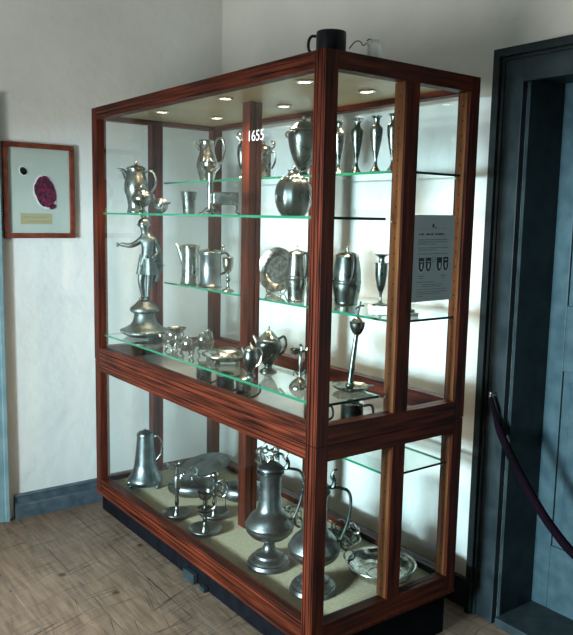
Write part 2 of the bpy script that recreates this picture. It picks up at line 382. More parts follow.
# halogen downlights
for x in (.177, .47):
    for y in (.33, .845, 1.39):
        bm = nb(); lathe(bm, [(.030, 0), (.034, -.004), (.028, -.009), (.024, -.006), (.024, 0), (.030, 0)], (x, y, CEIL_Z), 24)
        dl = obj('downlight', bm, BRONZE, cab)
        bm = nb(); lathe(bm, [(0, -.0075), (.013, -.007), (.0235, -.002), (.0235, 0)], (x, y, CEIL_Z), 20); obj('bulb', bm, BULB, dl)
# metal foot plates at the plinth
for y in (.955, .84):
    bm = nb(); box(bm, .074, y - .045 * (1 if y > .9 else .45), 0, .098, y + .045 * (1 if y > .9 else .45), .045 if y > .9 else .02); obj('foot_plate', bm, CASEP, cab, False, .003)

# digits on the front pane
def text_obj(name, s, size, m, parent, loc, rot):
    cu = D.curves.new(name, 'FONT'); cu.body = s; cu.size = size; cu.extrude = .0003; cu.align_x = 'CENTER'
    o = D.objects.new(name, cu); C.objects.link(o)
    dg = bpy.context.evaluated_depsgraph_get(); me = D.meshes.new_from_object(o.evaluated_get(dg)); D.objects.remove(o)
    me.materials.append(m); q = D.objects.new(name, me); C.objects.link(q); q.location = loc; q.rotation_euler = rot
    if parent: q.parent = parent
    return q
text_obj('pane_lettering', '1655', .052, PAPER, cab, (.0190, .395, 1.860), (PI / 2, 0, -PI / 2))

# paper notice taped behind the near pane
nt = thing('paper_notice', 'grey printed A4 sheet with four shields taped inside the right-hand end pane', 'notice', (.538, .0265, 1.466), 0)
nt.rotation_euler = (0, math.radians(-.6), 0)
pm = D.materials.new('notice_paper'); pm.use_nodes = True
bsdf(pm).inputs['Base Color'].default_value = (.62, .62, .62, 1); bsdf(pm).inputs['Roughness'].default_value = .9
bm = nb(); box(bm, -.105, 0, -.152, .105, .0006, .152); obj('sheet', bm, pm, nt, False)
bm = nb(); rr = random.Random(3)
def line(bm, x, z, w, h=.0016):
    while w > 0:
        k = min(rr.uniform(.004, .014), w); box(bm, x, -.0006, z - h, x + k, 0, z + h); x += k + .0025; w -= k + .0025
zz = .066
for blk, nl in ((0, 3), (1, 2), (2, 1), (3, 3)):
    for q in range(nl): line(bm, -.08, zz, .155 if q < nl - 1 or nl == 1 else .09, .0011); zz -= .0075
    zz -= .006
for x0, z0, w in ((-.075, -.062, .03), (-.07, -.069, .02), (.035, -.062, .035), (.045, -.069, .02), (-.08, -.083, .09), (-.055, -.092, .10), (-.055, -.099, .10), (-.08, -.109, .15), (-.08, -.118, .155), (-.08, -.125, .12), (-.08, -.133, .03)): line(bm, x0, z0, w, .0011)
obj('printed_text', bm, INKG, nt, False)
for q in (-.142, .105):
    bm = nb(); box(bm, -.095, -.0005, q, .09, 0, q + .0005); obj('rule_line', bm, INKG, nt, False)
bm = nb(); 
x = -.078
for w in (.006, .003, .008, .0, .006, .010, .007, .009, .0, .008, .004, .010, .008, .006):
    if w: box(bm, x, -.0007, .082, x + w, 0, .0865 + (.002 if w > .007 else 0))
    x += w + .0025 if w else .008
obj('headline', bm, INK, nt, False)
bm = nb(); box(bm, -.012, -.0007, .108, -.004, 0, .122); box(bm, -.006, -.0007, .112, .0, 0, .118); box(bm, .002, -.0007, .106, .010, 0, .110); obj('crest_mark', bm, INKGREEN, nt, False)
def shield_pts(cx, cz, w, h, y):
    p = [(-w, h * .75), (w, h * .75), (w, -h * .35), (w * .75, -h * .72), (w * .4, -h * .93), (0, -h), (-w * .4, -h * .93), (-w * .75, -h * .72), (-w, -h * .35)]
    return [(cx + a, y, cz + b) for a, b in p]
def extr(bm, pts, dy, mi=0):
    a = [bm.verts.new(p) for p in pts]; b = [bm.verts.new((p[0], p[1] + dy, p[2])) for p in pts]; n = len(a)
    for i in range(n): bm.faces.new((a[i], a[(i + 1) % n], b[(i + 1) % n], b[i])).material_index = mi
    bm.faces.new(a).material_index = mi; bm.faces.new(b[::-1]).material_index = mi
for k, cx in enumerate((-.062, -.026, .030, .064)):
    bm = nb()
    extr(bm, shield_pts(cx, -.018, .0165, .032, -.0006), .0006, 1); extr(bm, shield_pts(cx, -.018, .0135, .028, -.0011), .0005, 0)
    if k in (0, 1): box(bm, cx - .009, -.0014, -.012, cx + .009, -.0011, -.009, 1)
    extr(bm, shield_pts(cx + (.002 if k == 2 else 0), -.026, .0045, .012, -.0014), .0003, 1)
    if k == 3: box(bm, cx - .008, -.0014, -.008, cx + .006, -.0011, -.004, 1); box(bm, cx - .006, -.0014, -.020, cx + .008, -.0011, -.017, 1)
    obj('shield_emblem', bm, [INK, PAPER], nt, False)

# ------------------------------------------------------------------ framed picture
pic = thing('framed_picture', 'red-brown wooden frame with a dark red wax seal and beige caption on the far wall', 'picture', (-.166, YW, 1.706), 0)
pw, ph, fw = .183, .238, .026
bm = nb(); 
for a in ((-pw, -ph, pw, -ph + fw), (-pw, ph - fw, pw, ph), (-pw, -ph + fw, -pw + fw, ph - fw), (pw - fw, -ph + fw, pw, ph - fw)): box(bm, a[0], -.022, a[1], a[2], -.0005, a[3])
FR = noisy(mat('frame_wood', (.15, .03, .015), .3), (.10, .018, .01), (.20, .045, .02), (4, 4, 4), 6)
obj('frame', bm, FR, pic, False, .004)
MATB = noisy(mat('mat_board', (.5, .56, .52), .8), (.47, .54, .51), (.52, .57, .53), (1, 1, 1), 6)
bm = nb(); box(bm, -pw + fw, -.008, -ph + fw, pw - fw, -.0005, ph - fw); obj('mat_board', bm, MATB, pic, False)
def blob(bm, cx, cz, a, b, tilt, y0, y1, n=36, j=.06, seed=1, mi=0):
    r_ = random.Random(seed); pts = []
    for k in range(n):
        t_ = 2 * PI * k / n; q = 1 + r_.uniform(-j, j); u = a * q * math.cos(t_); v = b * q * math.sin(t_)
        pts.append((cx + u * math.cos(tilt) - v * math.sin(tilt), y0, cz + u * math.sin(tilt) + v * math.cos(tilt)))
    extr(bm, pts, y1 - y0, mi)
bm = nb(); blob(bm, .030, -.004, .060, .088, .22, -.0095, -.008, j=.04, mi=0); obj('seal_cutout', bm, PAPER, pic, False)
WAX = noisy(mat('wax_red', (.08, .01, .03), .35), (.018, .012, .035), (.20, .012, .05), (1, 1, 1), 55, 6, .8, .35, .62)
bm = nb(); blob(bm, .030, -.002, .053, .080, .22, -.0125, -.0095, j=.05, seed=4); blob(bm, .067, -.078, .018, .012, .3, -.0125, -.0095, 14, .15, 5); obj('wax_seal', bm, WAX, pic, False)
bm = nb(); blob(bm, -.080, .098, .0215, .027, .5, -.0095, -.008, 20, .03, 2); obj('seal_cutout', bm, PAPER, pic, False)
bm = nb(); blob(bm, -.079, .097, .016, .021, .5, -.012, -.0095, 20, .05, 8); obj('small_seal', bm, BLACKC, pic, False)
TAN = mat('caption_card', (.42, .38, .22), .8)
bm = nb(); box(bm, -.098, -.0095, -.167, .060, -.008, -.112, 0)
x = -.088
while x < .03: box(bm, x, -.0100, -.133, x + .006, -.0095, -.130, 1); x += .009
x = -.066
while x < .045: box(bm, x, -.0100, -.155, x + .005, -.0095, -.152, 1); x += .009
obj('caption_card', bm, [TAN, INKG], pic, False)
bm = nb(); box(bm, -pw + fw, -.0165, -ph + fw, pw - fw, -.0150, ph - fw); obj('picture_glass', bm, glass('picture_glass', (.97, .98, .97), .6), pic, False)

# ------------------------------------------------------------------ barrier rope on the door casing
rp = thing('barrier_rope', 'thick dark barrier rope hanging from a hook on the grey door casing', 'rope', (0, 0, 0), 0)
bm = nb(); tube(bm, [(.868, .000, .925), (.866, -.03, .855), (.864, -.059, .797), (.862, -.135, .690), (.862, -.231, .578), (.862, -.304, .508), (.862, -.40, .440), (.862, -.52, .405), (.862, -.66, .43), (.862, -.82, .53), (.864, -.98, .72), (.868, -1.07, .92)], [.008, .011, .015, .0165, .0165, .0165, .0165, .0165, .0165, .0165, .013, .008], 12); obj('rope', bm, ROPE, rp)
for y in (.0, -1.07):
    bm = nb(); tube(bm, [(.9, y, .93), (.882, y, .93), (.868, y, .922), (.866, y, .935)], .005, 8); lathe(bm, [(0, 0), (.012, 0), (.012, .004), (0, .004)], (.0, 0, 0), 12) if 0 else None
    ball(bm, (.868, y, .94), .006); obj('hook', bm, BRONZE, rp)

# ------------------------------------------------------------------ pewter
def handle(bm, pts, r=.004, n=8, flat=1.): tube(bm, pts, r, n, True, flat)
def hook_handle(x0, z1, z0, out, drop=.0, r=.0045):
    """ear-shaped handle from z1 down to z0, x0 = wall of the vessel"""
    h = z1 - z0
    return [(x0 - .006, 0, z1), (x0 + out * .55, 0, z1 + h * .10), (x0 + out, 0, z1 - h * .18), (x0 + out * .95, 0, z0 + h * .45), (x0 + out * .5, 0, z0 + h * .12), (x0 - .002, 0, z0)]
def scale_prof(p, rs, hs): return [(r * rs, z * hs) for r, z in p]

# --- on the top back shelf
def jug_a():
    t = thing('handled_jug', 'tall pewter jug with pointed spout and looped handle on top back shelf', 'jug', (.50, 1.53, S1))
    bm = nb(); lathe(bm, smooth_prof([(.034, 0), (.038, .02), (.050, .06), (.054, .085), (.047, .12), (.038, .155), (.037, .195), (.040, .200)]) + [(.036, .2), (.034, .17)], n=32); obj('body', bm, SILV, t)
    bm = nb(); lathe(bm, [(.0395, .1995), (.041, .204), (.036, .210), (.0, .213)]); obj('lid', bm, SILV, t)
    bm = nb(); tube(bm, [(-.034, 0, .165), (-.050, 0, .183), (-.068, 0, .2)], [.014, .008, .003], 10); obj('spout', bm, SILV, t)
    bm = nb(); handle(bm, [(.034, 0, .175), (.050, 0, .215), (.078, 0, .215), (.090, 0, .165), (.075, 0, .105), (.050, 0, .085)], [.005, .006, .006, .006, .005, .004]); obj('handle', bm, SILV, t)
jug_a()
def vase_b():
    t = thing('ornate_vase', 'slender footed vase with scrolled top just left of the centre post, top back shelf', 'vase', (.50, 1.205, S1))
    bm = nb(); lathe(bm, smooth_prof([(.026, 0), (.024, .012), (.009, .024), (.008, .045), (.020, .085), (.026, .13), (.022, .165), (.012, .180), (.014, .195)]) + [(0, .195)], n=28); obj('body', bm, PEWD, t)
    bm = nb()
    for s in (-1, 1): tube(bm, [(s * .010, 0, .185), (s * .026, 0, .205), (s * .020, 0, .222), (s * .008, 0, .212)], .004, 8)
    ball(bm, (0, 0, .222), .009); obj('scroll_top', bm, SILV, t)
vase_b()
def tankard_c():
    t = thing('lidded_beaker', 'straight beaker with bright lid and thumbpiece half behind the centre post, top back shelf', 'tankard', (.50, 1.035, S1))
    bm = nb(); lathe(bm, [(.036, 0), (.037, .004), (.035, .01), (.035, .115), (.036, .12), (0, .12)]); obj('body', bm, PEW, t)
    bm = nb(); lathe(bm, smooth_prof([(.036, .12), (.040, .128), (.036, .145), (.020, .152), (.008, .158), (.006, .17)]) + [(0, .172)]); obj('lid', bm, SILV, t)
    bm = nb(); tube(bm, [(.034, 0, .135), (.048, 0, .150), (.044, 0, .168), (.034, 0, .172)], .005, 8); ball(bm, (.046, 0, .163), .009); obj('thumbpiece', bm, SILV, t)
    bm = nb(); handle(bm, [(.034, 0, .125), (.052, 0, .12), (.052, 0, .08), (.038, 0, .05)], .0045); obj('handle', bm, PEWD, t)
tankard_c()
def urn_d():
    t = thing('lidded_urn', 'large tapering pewter urn with domed lid and knob on top back shelf', 'urn', (.50, .741, S1))
    bm = nb(); lathe(bm, smooth_prof([(.034, 0), (.032, .010), (.018, .022), (.022, .036), (.044, .075), (.060, .125), (.067, .165), (.066, .185), (.058, .195)]) + [(0, .195)], n=40); obj('body', bm, PEWD, t)
    bm = nb(); lathe(bm, smooth_prof([(.058, .195), (.060, .200), (.050, .208), (.038, .222), (.026, .230), (.010, .236), (.006, .242)]) + [(0, .243)], n=32); ln_ = obj('lid', bm, PEWD, t)
    bm = nb(); ball(bm, (0, 0, .248), .008, 1.2); obj('knob', bm, PEW, ln_)
    for s in (-1, 1):
        bm = nb(); ring(bm, (s * .064, 0, .178), .012, .0035, 'y'); obj('ring_handle', bm, PEW, t)
urn_d()
def vase_e(loc, k, lab):
    t = thing('slender_vase', lab, 'vase', loc, RZ, 'slender baluster vases on the top back shelf')
    bm = nb(); lathe(bm, smooth_prof([(.020, 0), (.019, .005), (.009, .022), (.0055, .042), (.009, .062), (.018, .105), (.0225, .142), (.0215, .158), (.012, .168), (.010, .178), (.011, .188)]) + [(.0, .188)], n=24); obj('body', bm, PEWD if k % 2 else PEW, t)
    bm = nb(); lathe(bm, smooth_prof([(.011, .186), (.013, .192), (.019, .197)]) + [(.0185, .199), (.012, .194)], n=20, lob=5 if k == 1 else 0, la=.14 if k == 1 else 0); obj('rim', bm, PEW, t)
for k, (x, y, lab) in enumerate(((.42, .421, 'slender pewter vase half hidden behind the near corner post, top back shelf'), (.42, .319, 'slender bright vase with fluted mouth nearest right of the near corner post'), (.42, .217, 'slender dark vase with flat wide rim, middle of those seen through the end pane'), (.42, .131, 'slender pewter vase half hidden by the end middle post, top back shelf'))): vase_e((x, y, S1), k, lab)

# --- on the upper front shelf
def jug_f():
    t = thing('coffee_pot', 'tall waisted pewter pot with bird-like spout at far left of upper front shelf', 'pot', (.165, 1.64, S2))
    bm = nb(); lathe(bm, smooth_prof([(.044, 0), (.046, .006), (.040, .03), (.046, .07), (.058, .11), (.056, .15), (.045, .19), (.043, .208), (.047, .212)]) + [(0, .212)], n=32); obj('body', bm, PEW, t)
    bm = nb(); lathe(bm, smooth_prof([(.047, .212), (.046, .218), (.030, .228), (.010, .234), (.006, .240)]) + [(0, .24)]); ball(bm, (0, 0, .246), .008, 1.2); obj('lid', bm, SILV, t)
    bm = nb(); tube(bm, [(-.036, 0, .165), (-.052, 0, .19), (-.068, 0, .207), (-.095, 0, .213)], [.022, .015, .009, .003], 10); obj('spout', bm, PEWD, t)
    bm = nb(); handle(bm, hook_handle(.044, .195, .085, .052), .0055); obj('handle', bm, PEW, t)
jug_f()
def cup_g():
    t = thing('sugar_bowl', 'round footed bowl with bright knobbed lid in front of the tall spouted pot', 'bowl', (.10, 1.446, S2))
    bm = nb(); lathe(bm, smooth_prof([(.026, 0), (.024, .006), (.008, .016), (.010, .026), (.030, .036), (.046, .060), (.044, .080), (.034, .092)]) + [(0, .092)], n=32); obj('body', bm, PEW, t)
    bm = nb(); lathe(bm, smooth_prof([(.035, .091), (.036, .096), (.024, .106), (.008, .113)]) + [(0, .115)]); ball(bm, (0, 0, .124), .011); obj('lid', bm, SILV, t)
    bm = nb(); tube(bm, [(.04, 0, .082), (.055, 0, .085), (.058, 0, .065), (.044, 0, .055)], .0035, 8); obj('handle', bm, PEW, t)
cup_g()
def dish_h():
    t = thing('small_porringer', 'small round dish standing on edge with a short handle, upper front shelf', 'dish', (.20, 1.455, S2))
    bm = nb()
    prof = [(0, .004), (.016, .004), (.030, -.006), (.036, -.010), (.037, -.008), (.031, 0), (.017, .012), (0, .012)]
    lathe(bm, prof, (0, 0, 0), 28); bmesh.ops.rotate(bm, verts=bm.verts, matrix=Matrix.Rotation(PI / 2, 3, 'X')); bmesh.ops.translate(bm, verts=bm.verts, vec=(0, 0, .0375)); obj('bowl', bm, PEW, t)
    bm = nb(); tube(bm, [(.010, -.012, .045), (.032, -.022, .048), (.052, -.024, .050)], [.004, .004, .006], 8); obj('handle', bm, SILV, t)
    bm = nb(); ball(bm, (.0, -.012, .040), .012); obj('boss', bm, SILV, t)
dish_h()
t = tag(obj('beaker', (lambda b: (lathe(b, [(.0, 0), (.025, 0), (.026, .003), (.030, .04), (.038, .095), (.0395, .099), (.036, .095), (.028, .04), (.022, .006), (.0, .006)], n=36, lob=9, la=.015), b)[1])(nb()), PEWD), 'flared dark pewter beaker with notched rim on upper front shelf', 'beaker'); t.location = (.20, 1.178, S2); t.rotation_euler = (0, 0, RZ)
def goblet_j():
    t = thing('tall_goblet', 'tall thin-stemmed goblet with shallow bowl on upper front shelf', 'goblet', (.15, .914, S2))
    bm = nb(); lathe(bm, smooth_prof([(.030, 0), (.027, .005), (.012, .014), (.009, .03), (.011, .06), (.0125, .10), (.010, .14), (.013, .168)]) + [(.0, .17)], n=24); obj('stem', bm, PEW, t)
    bm = nb(); lathe(bm, smooth_prof([(.010, .166), (.026, .175), (.040, .192), (.043, .208), (.045, .212)]) + [(.042, .210), (.036, .192), (0, .178)], n=32); obj('bowl', bm, SILV, t)
    bm = nb(); tube(bm, [(-.008, 0, .21), (-.012, 0, .225), (-.002, 0, .232), (.008, 0, .218), (.020, 0, .212)], .004, 8); obj('finial', bm, PEW, t)
    bm = nb(); tube(bm, [(-.01, 0, .03), (-.03, 0, .012), (-.045, 0, .004)], .003, 8); tube(bm, [(.01, 0, .03), (.03, 0, .012), (.04, 0, .004)], .003, 8); obj('foot', bm, PEW, t)
goblet_j()
def casket_k():
    t = thing('footed_casket', 'small oblong pewter box on thin curved legs by the centre post', 'casket', (.20, .869, S2))
    bm = nb(); box(bm, -.050, -.028, .042, .050, .028, .088); box(bm, -.053, -.031, .040, .053, .031, .045); obj('body', bm, PEW, t, False, .003)
    bm = nb(); box(bm, -.053, -.031, .088, .053, .031, .092); obj('lid', bm, SILV, t, False, .002)
    for sx in (-1, 1):
        for sy in (-1, 1):
            bm = nb(); tube(bm, [(sx * .040, sy * .022, .042), (sx * .046, sy * .025, .028), (sx * .042, sy * .024, .012), (sx * .056, sy * .03, .003)], .003, 7); obj('leg', bm, PEWD, t)
casket_k()
def melon_l():
    t = thing('melon_pot', 'squat ribbed round pewter pot with bright neck under the large urn', 'pot', (.20, .410, S2))
    bm = nb(); lathe(bm, smooth_prof([(.042, 0), (.046, .006), (.060, .03), (.067, .065), (.064, .100), (.050, .128), (.030, .140)]) + [(0, .14)], n=48, lob=12, la=.018); obj('body', bm, PEWD, t)
    bm = nb(); lathe(bm, smooth_prof([(.032, .138), (.024, .148), (.020, .158), (.024, .165)]) + [(.0, .166)], n=24); obj('neck', bm, SILV, t)
    bm = nb()
    for k in range(7):
        a = 2 * PI * k / 7; ball(bm, (.044 * math.cos(a), .044 * math.sin(a), .133), .009)
    obj('beading', bm, SILV, t)
    bm = nb(); ball(bm, (0, 0, .172), .009); obj('knob', bm, SILV, t)
melon_l()

# --- on the middle back shelf
def jug_m():
    t = thing('spouted_jug', 'straight pewter jug with long pointed spout on middle back shelf', 'jug', (.42, 1.555, S3))
    bm = nb(); lathe(bm, smooth_prof([(.050, 0), (.052, .005), (.046, .012), (.042, .10), (.046, .18), (.050, .19)]) + [(.046, .19), (.04, .1), (0, .02)], n=32); obj('body', bm, PEW, t)
    bm = nb(); tube(bm, [(-.034, 0, .10), (-.046, 0, .15), (-.060, 0, .185), (-.078, 0, .205)], [.012, .014, .010, .003], 10); obj('spout', bm, PEW, t)
    bm = nb(); lathe(bm, smooth_prof([(.050, .19), (.048, .196), (.02, .203)]) + [(0, .204)]); obj('lid', bm, SILV, t)
jug_m()
def tankard_n():
    t = thing('lidded_tankard', 'broad pewter tankard with lid and scroll handle left of the centre post, middle shelf', 'tankard', (.45, 1.41, S3))
    bm = nb(); lathe(bm, [(.058, 0), (.060, .004), (.056, .010), (.052, .016), (.051, .15), (.054, .155), (.054, .165), (0, .165)], n=32); obj('body', bm, PEWL, t)
    bm = nb(); lathe(bm, smooth_prof([(.056, .165), (.058, .170), (.050, .178), (.020, .186)]) + [(0, .187)]); obj('lid', bm, SILV, t)
    bm = nb(); handle(bm, hook_handle(.052, .158, .06, .045), .006); obj('handle', bm, PEWD, t)
    bm = nb(); tube(bm, [(.052, 0, .172), (.068, 0, .185), (.062, 0, .2), (.056, 0, .194)], .005, 8); ball(bm, (.068, 0, .198), .006); obj('thumbpiece', bm, SILV, t)
tankard_n()
def goblet_o():
    t = thing('stemmed_goblet', 'small goblet on a knopped stem in front of the broad tankard', 'goblet', (.404, 1.17, S3))
    bm = nb(); lathe(bm, smooth_prof([(.030, 0), (.028, .005), (.010, .014), (.007, .04), (.011, .055), (.006, .07), (.007, .085)]) + [(0, .086)], n=24); obj('stem', bm, PEW, t)
    bm = nb(); lathe(bm, smooth_prof([(.007, .084), (.020, .098), (.026, .12), (.028, .15), (.031, .158)]) + [(.028, .156), (.022, .118), (0, .092)], n=28); obj('bowl', bm, SILV, t)
goblet_o()
def ladle():
    t = thing('small_ladle', 'small ladle resting on the shelf beside the centre post', 'ladle', (.43, 1.075, S3))
    bm = nb(); ball(bm, (0, 0, .014), .014, .8); obj('bowl', bm, PEWD, t)
    bm = nb(); tube(bm, [(.0, 0, .02), (.012, 0, .05), (.016, 0, .085), (.006, 0, .095)], .003, 8); obj('handle', bm, SILV, t)
ladle()
def plate_p():
    t = thing('display_plate', 'round pewter plate leaning upright at the back of the middle shelf', 'plate', (.560, .985, S3 + .001), -1.24)
    bm = nb(); lathe(bm, [(0, .004), (.062, .004), (.070, .012), (.098, .018), (.103, .020), (.103, .017), (.098, .014), (.072, .006), (.064, 0), (0, 0)], n=56)
    bmesh.ops.rotate(bm, verts=bm.verts, matrix=Matrix.Rotation(PI / 2 - .16, 3, 'X')); bmesh.ops.translate(bm, verts=bm.verts, vec=(0, 0, .106)); obj('dish', bm, SILV, t)
    bm = nb(); tube(bm, [(-.04, -.035, .0035), (-.035, .0, .0035), (-.03, .032, .035)], .003, 6); tube(bm, [(.04, -.035, .0035), (.035, 0, .0035), (.03, .032, .035)], .003, 6); tube(bm, [(-.04, -.035, .004), (0, -.038, .005), (.04, -.035, .004)], .003, 6); tube(bm, [(-.04, -.035, .004), (-.04, -.04, .016)], .003, 6); tube(bm, [(.04, -.035, .004), (.04, -.04, .016)], .003, 6); obj('wire_stand', bm, SILV, t)
plate_p()
def pot_q():
    t = thing('tapered_coffee_pot', 'tall tapered lidded pewter pot in front of the leaning plate', 'pot', (.436, .688, S3))
    bm = nb(); lathe(bm, smooth_prof([(.036, 0), (.037, .004), (.035, .012), (.040, .06), (.044, .095)]) + [(.0455, .097), (.0455, .101), (.044, .103)] + smooth_prof([(.043, .11), (.038, .16), (.034, .196)]) + [(0, .197)], n=36); obj('body', bm, PEW, t)
    bm = nb(); lathe(bm, smooth_prof([(.036, .196), (.036, .201), (.026, .210), (.010, .214), (.005, .222)]) + [(0, .223)]); ball(bm, (0, 0, .227), .006); obj('lid', bm, SILV, t)
    bm = nb(); handle(bm, [(.026, -.026, .198), (.036, -.036, .205), (.042, -.042, .185), (.042, -.042, .13), (.036, -.032, .10)], .005); obj('handle', bm, BLACKM, t)
pot_q()
def pot_r():
    t = thing('small_pot', 'small dark pot half hidden behind the near corner post, middle shelf', 'pot', (.470, .60, S3))
    bm = nb(); lathe(bm, smooth_prof([(.028, 0), (.030, .005), (.040, .05), (.036, .085), (.026, .11)]) + [(0, .11)], n=28); obj('body', bm, PEWD, t)
    bm = nb(); lathe(bm, smooth_prof([(.027, .11), (.026, .116), (.008, .123)]) + [(0, .124)]); tube(bm, [(-.01, 0, .118), (-.01, 0, .16), (-.012, 0, .195)], .006, 8); obj('lid', bm, SILV, t)
pot_r()
def flagon_s():
    t = thing('barrel_flagon', 'large dark barrel-shaped flagon with curved handle seen through the end pane', 'flagon', (.55, .50, S3))
    bm = nb(); lathe(bm, smooth_prof([(.046, 0), (.048, .004), (.047, .012), (.056, .06), (.058, .088)]) + [(.0595, .09), (.0595, .094)] + smooth_prof([(.058, .096), (.056, .14), (.048, .188), (.047, .194)]) + [(0, .195)], n=40); obj('body', bm, PEWD, t)
    bm = nb(); lathe(bm, smooth_prof([(.049, .194), (.049, .199), (.034, .210), (.012, .216), (.006, .222)]) + [(0, .223)], n=32); ball(bm, (0, 0, .228), .0075); obj('lid', bm, SILV, t)
    bm = nb(); handle(bm, [(.012, -.046, .196), (.016, -.064, .205), (.022, -.080, .185), (.020, -.084, .14), (.012, -.076, .10), (.006, -.062, .085)], [.008, .010, .009, .008, .007, .008], 10); obj('handle', bm, BLACKM, t)
flagon_s()
def vase_t():
    t = thing('flared_vase', 'dark vase with wide flat rim on thin stem left of the end middle post', 'vase', (.55, .300, S3 + .017))
    bm = nb(); lathe(bm, smooth_prof([(.033, 0), (.031, .004), (.010, .010), (.005, .022), (.006, .045), (.016, .075), (.023, .12), (.024, .158)]) + [(.026, .160), (.026, .164), (.014, .166)] + smooth_prof([(.011, .170), (.012, .185), (.026, .194)]) + [(.028, .197), (.012, .194)], n=28); obj('body', bm, BLACKM if 0 else PEWD, t)
vase_t()
bm = nb(); box(bm, -.045, -.03, 0, .045, .03, .016); t = tag(obj('label_block', bm, WHITE, None, False, .002), 'white label block under the flared vase', 'label'); t.location = (.55, .300, S3); t.rotation_euler = (0, 0, RZ)
bm = nb(); box(bm, -.030, -.028, 0, .030, .028, .013); t = tag(obj('label_block', bm, PAPER, None, False, .002), 'white slab under a low dark dish right of the end middle post', 'label'); t.location = (.51, .115, S3); t.rotation_euler = (0, 0, 0)
bm = nb(); lathe(bm, smooth_prof([(.020, 0), (.026, .004), (.026, .010), (.016, .014), (.008, .022)]) + [(0, .023)]); t = tag(obj('low_dish', bm, PEWD), 'low dark lidded dish on a white slab below the notice', 'dish'); t.location = (.51, .115, S3 + .013)

# --- on the lower front shelf
def statue():
    t = thing('warrior_statuette', 'grey pewter warrior statuette with outstretched arm on a bell-shaped base', 'statuette', (.175, 1.575, S4))
    bm = nb(); lathe(bm, smooth_prof([(.070, 0), (.090, .006), (.113, .020)]) + [(.118, .022), (.118, .030)] + smooth_prof([(.108, .038), (.085, .050), (.062, .070), (.052, .100), (.052, .118)]) + [(.062, .120)] + smooth_prof([(.072, .128), (.070, .142), (.058, .152), (.040, .168), (.034, .176)]) + [(0, .180)], n=48)
    b_ = obj('base', bm, STAT, t)
    bm = nb()
    for k in range(40):
        a = 2 * PI * k / 40; ball(bm, (.117 * math.cos(a), .117 * math.sin(a), .031), .0042, n=6)
    obj('beading', bm, SILV, b_)
    me = D.meshes.new('body')
    V = [((.014, 0, .362), .030), ((.018, 0, .410), .028), ((.020, 0, .455), .034), ((.010, 0, .492), .022), ((.004, 0, .512), .014), ((.000, -.003, .535), .021), ((-.001, -.004, .556), .019),
         ((-.006, 0, .345), .022), ((-.016, -.012, .275), .016), ((-.008, -.002, .215), .011), ((-.008, 0, .190), .010), ((-.020, -.022, .184), .008),
         ((.026, 0, .345), .022), ((.022, .006, .270), .016), ((.016, .004, .212), .011), ((.016, .002, .190), .010), ((.010, -.022, .184), .008),
         ((-.012, 0, .478), .016), ((-.040, -.008, .456), .014), ((-.066, -.016, .446), .0125), ((-.100, -.018, .452), .0105), ((-.116, -.018, .453), .011),
         ((.046, 0, .476), .016), ((.060, .008, .442), .012), ((.064, .006, .412), .010), ((.050, -.022, .392), .008), ((.040, -.030, .388), .009)]
    Ed = [(0, 1), (1, 2), (2, 3), (3, 4), (4, 5), (5, 6), (0, 7), (7, 8), (8, 9), (9, 10), (10, 11), (0, 12), (12, 13), (13, 14), (14, 15), (15, 16), (3, 17), (17, 18), (18, 19), (19, 20), (20, 21), (3, 22), (22, 23), (23, 24), (24, 25), (25, 26)]
    me.from_pydata([v[0] for v in V], Ed, []); me.materials.append(STAT)
    o = D.objects.new('body', me); C.objects.link(o); o.parent = t
    sk = o.modifiers.new('skin', 'SKIN'); ss = o.modifiers.new('sub', 'SUBSURF'); ss.levels = ss.render_levels = 2
    for i, v in enumerate(V):
        me.skin_vertices[0].data[i].radius = (v[1] * 1.28, v[1] * 1.1); me.skin_vertices[0].data[i].use_root = (i == 0)
    sk.use_smooth_shade = True
    bm = nb(); lathe(bm, smooth_prof([(.036, .405), (.040, .385), (.046, .350), (.054, .308)]) + [(.050, .308), (.042, .35), (.034, .39)], (.016, 0, 0), 40, 10, .06, sy=.8); obj('tunic_skirt', bm, STAT, t)
    bm = nb(); lathe(bm, smooth_prof([(.028, .540), (.029, .556), (.022, .574), (.008, .584)]) + [(0, .585)], (-.001, -.004, 0)); lathe(bm, [(.027, .546), (.037, .549), (.027, .554)], (-.001, -.004, 0))
    tube(bm, [(.004, .0, .575), (-.010, 0, .588), (-.014, 0, .602)], [.010, .009, .004], 8); tube(bm, [(.006, 0, .575), (.004, 0, .592), (.010, 0, .600)], [.010, .009, .004], 8); tube(bm, [(.012, 0, .57), (.022, 0, .585), (.024, 0, .572)], [.006, .005, .002], 8); obj('helmet', bm, PEW, t)
    bm = nb(); tube(bm, [(.020, -.034, .395), (.060, .0, .370), (.096, .02, .350)], [.004, .004, .002], 8); ball(bm, (.016, -.036, .397), .007); obj('sword', bm, PEWD, t)
    bm = nb(); tube(bm, [(.030, .018, .480), (.056, .030, .42), (.062, .030, .34), (.052, .024, .27)], [.018, .024, .022, .012], 10, flat=.35); obj('cape', bm, STAT, t)
    bm = nb(); tube(bm, [(-.118, -.018, .452), (-.130, -.018, .450)], [.008, .010], 8); tube(bm, [(-.128, -.018, .438), (-.128, -.018, .464)], .004, 6); obj('held_hilt', bm, STAT, t)
    bm = nb(); ball(bm, (-.002, -.024, .533), .004); ball(bm, (-.010, -.022, .541), .0028); ball(bm, (.007, -.022, .541), .0028); tube(bm, [(-.008, -.021, .523), (-.001, -.024, .521), (.006, -.021, .523)], .002, 6); obj('face', bm, PEW, t)
statue()
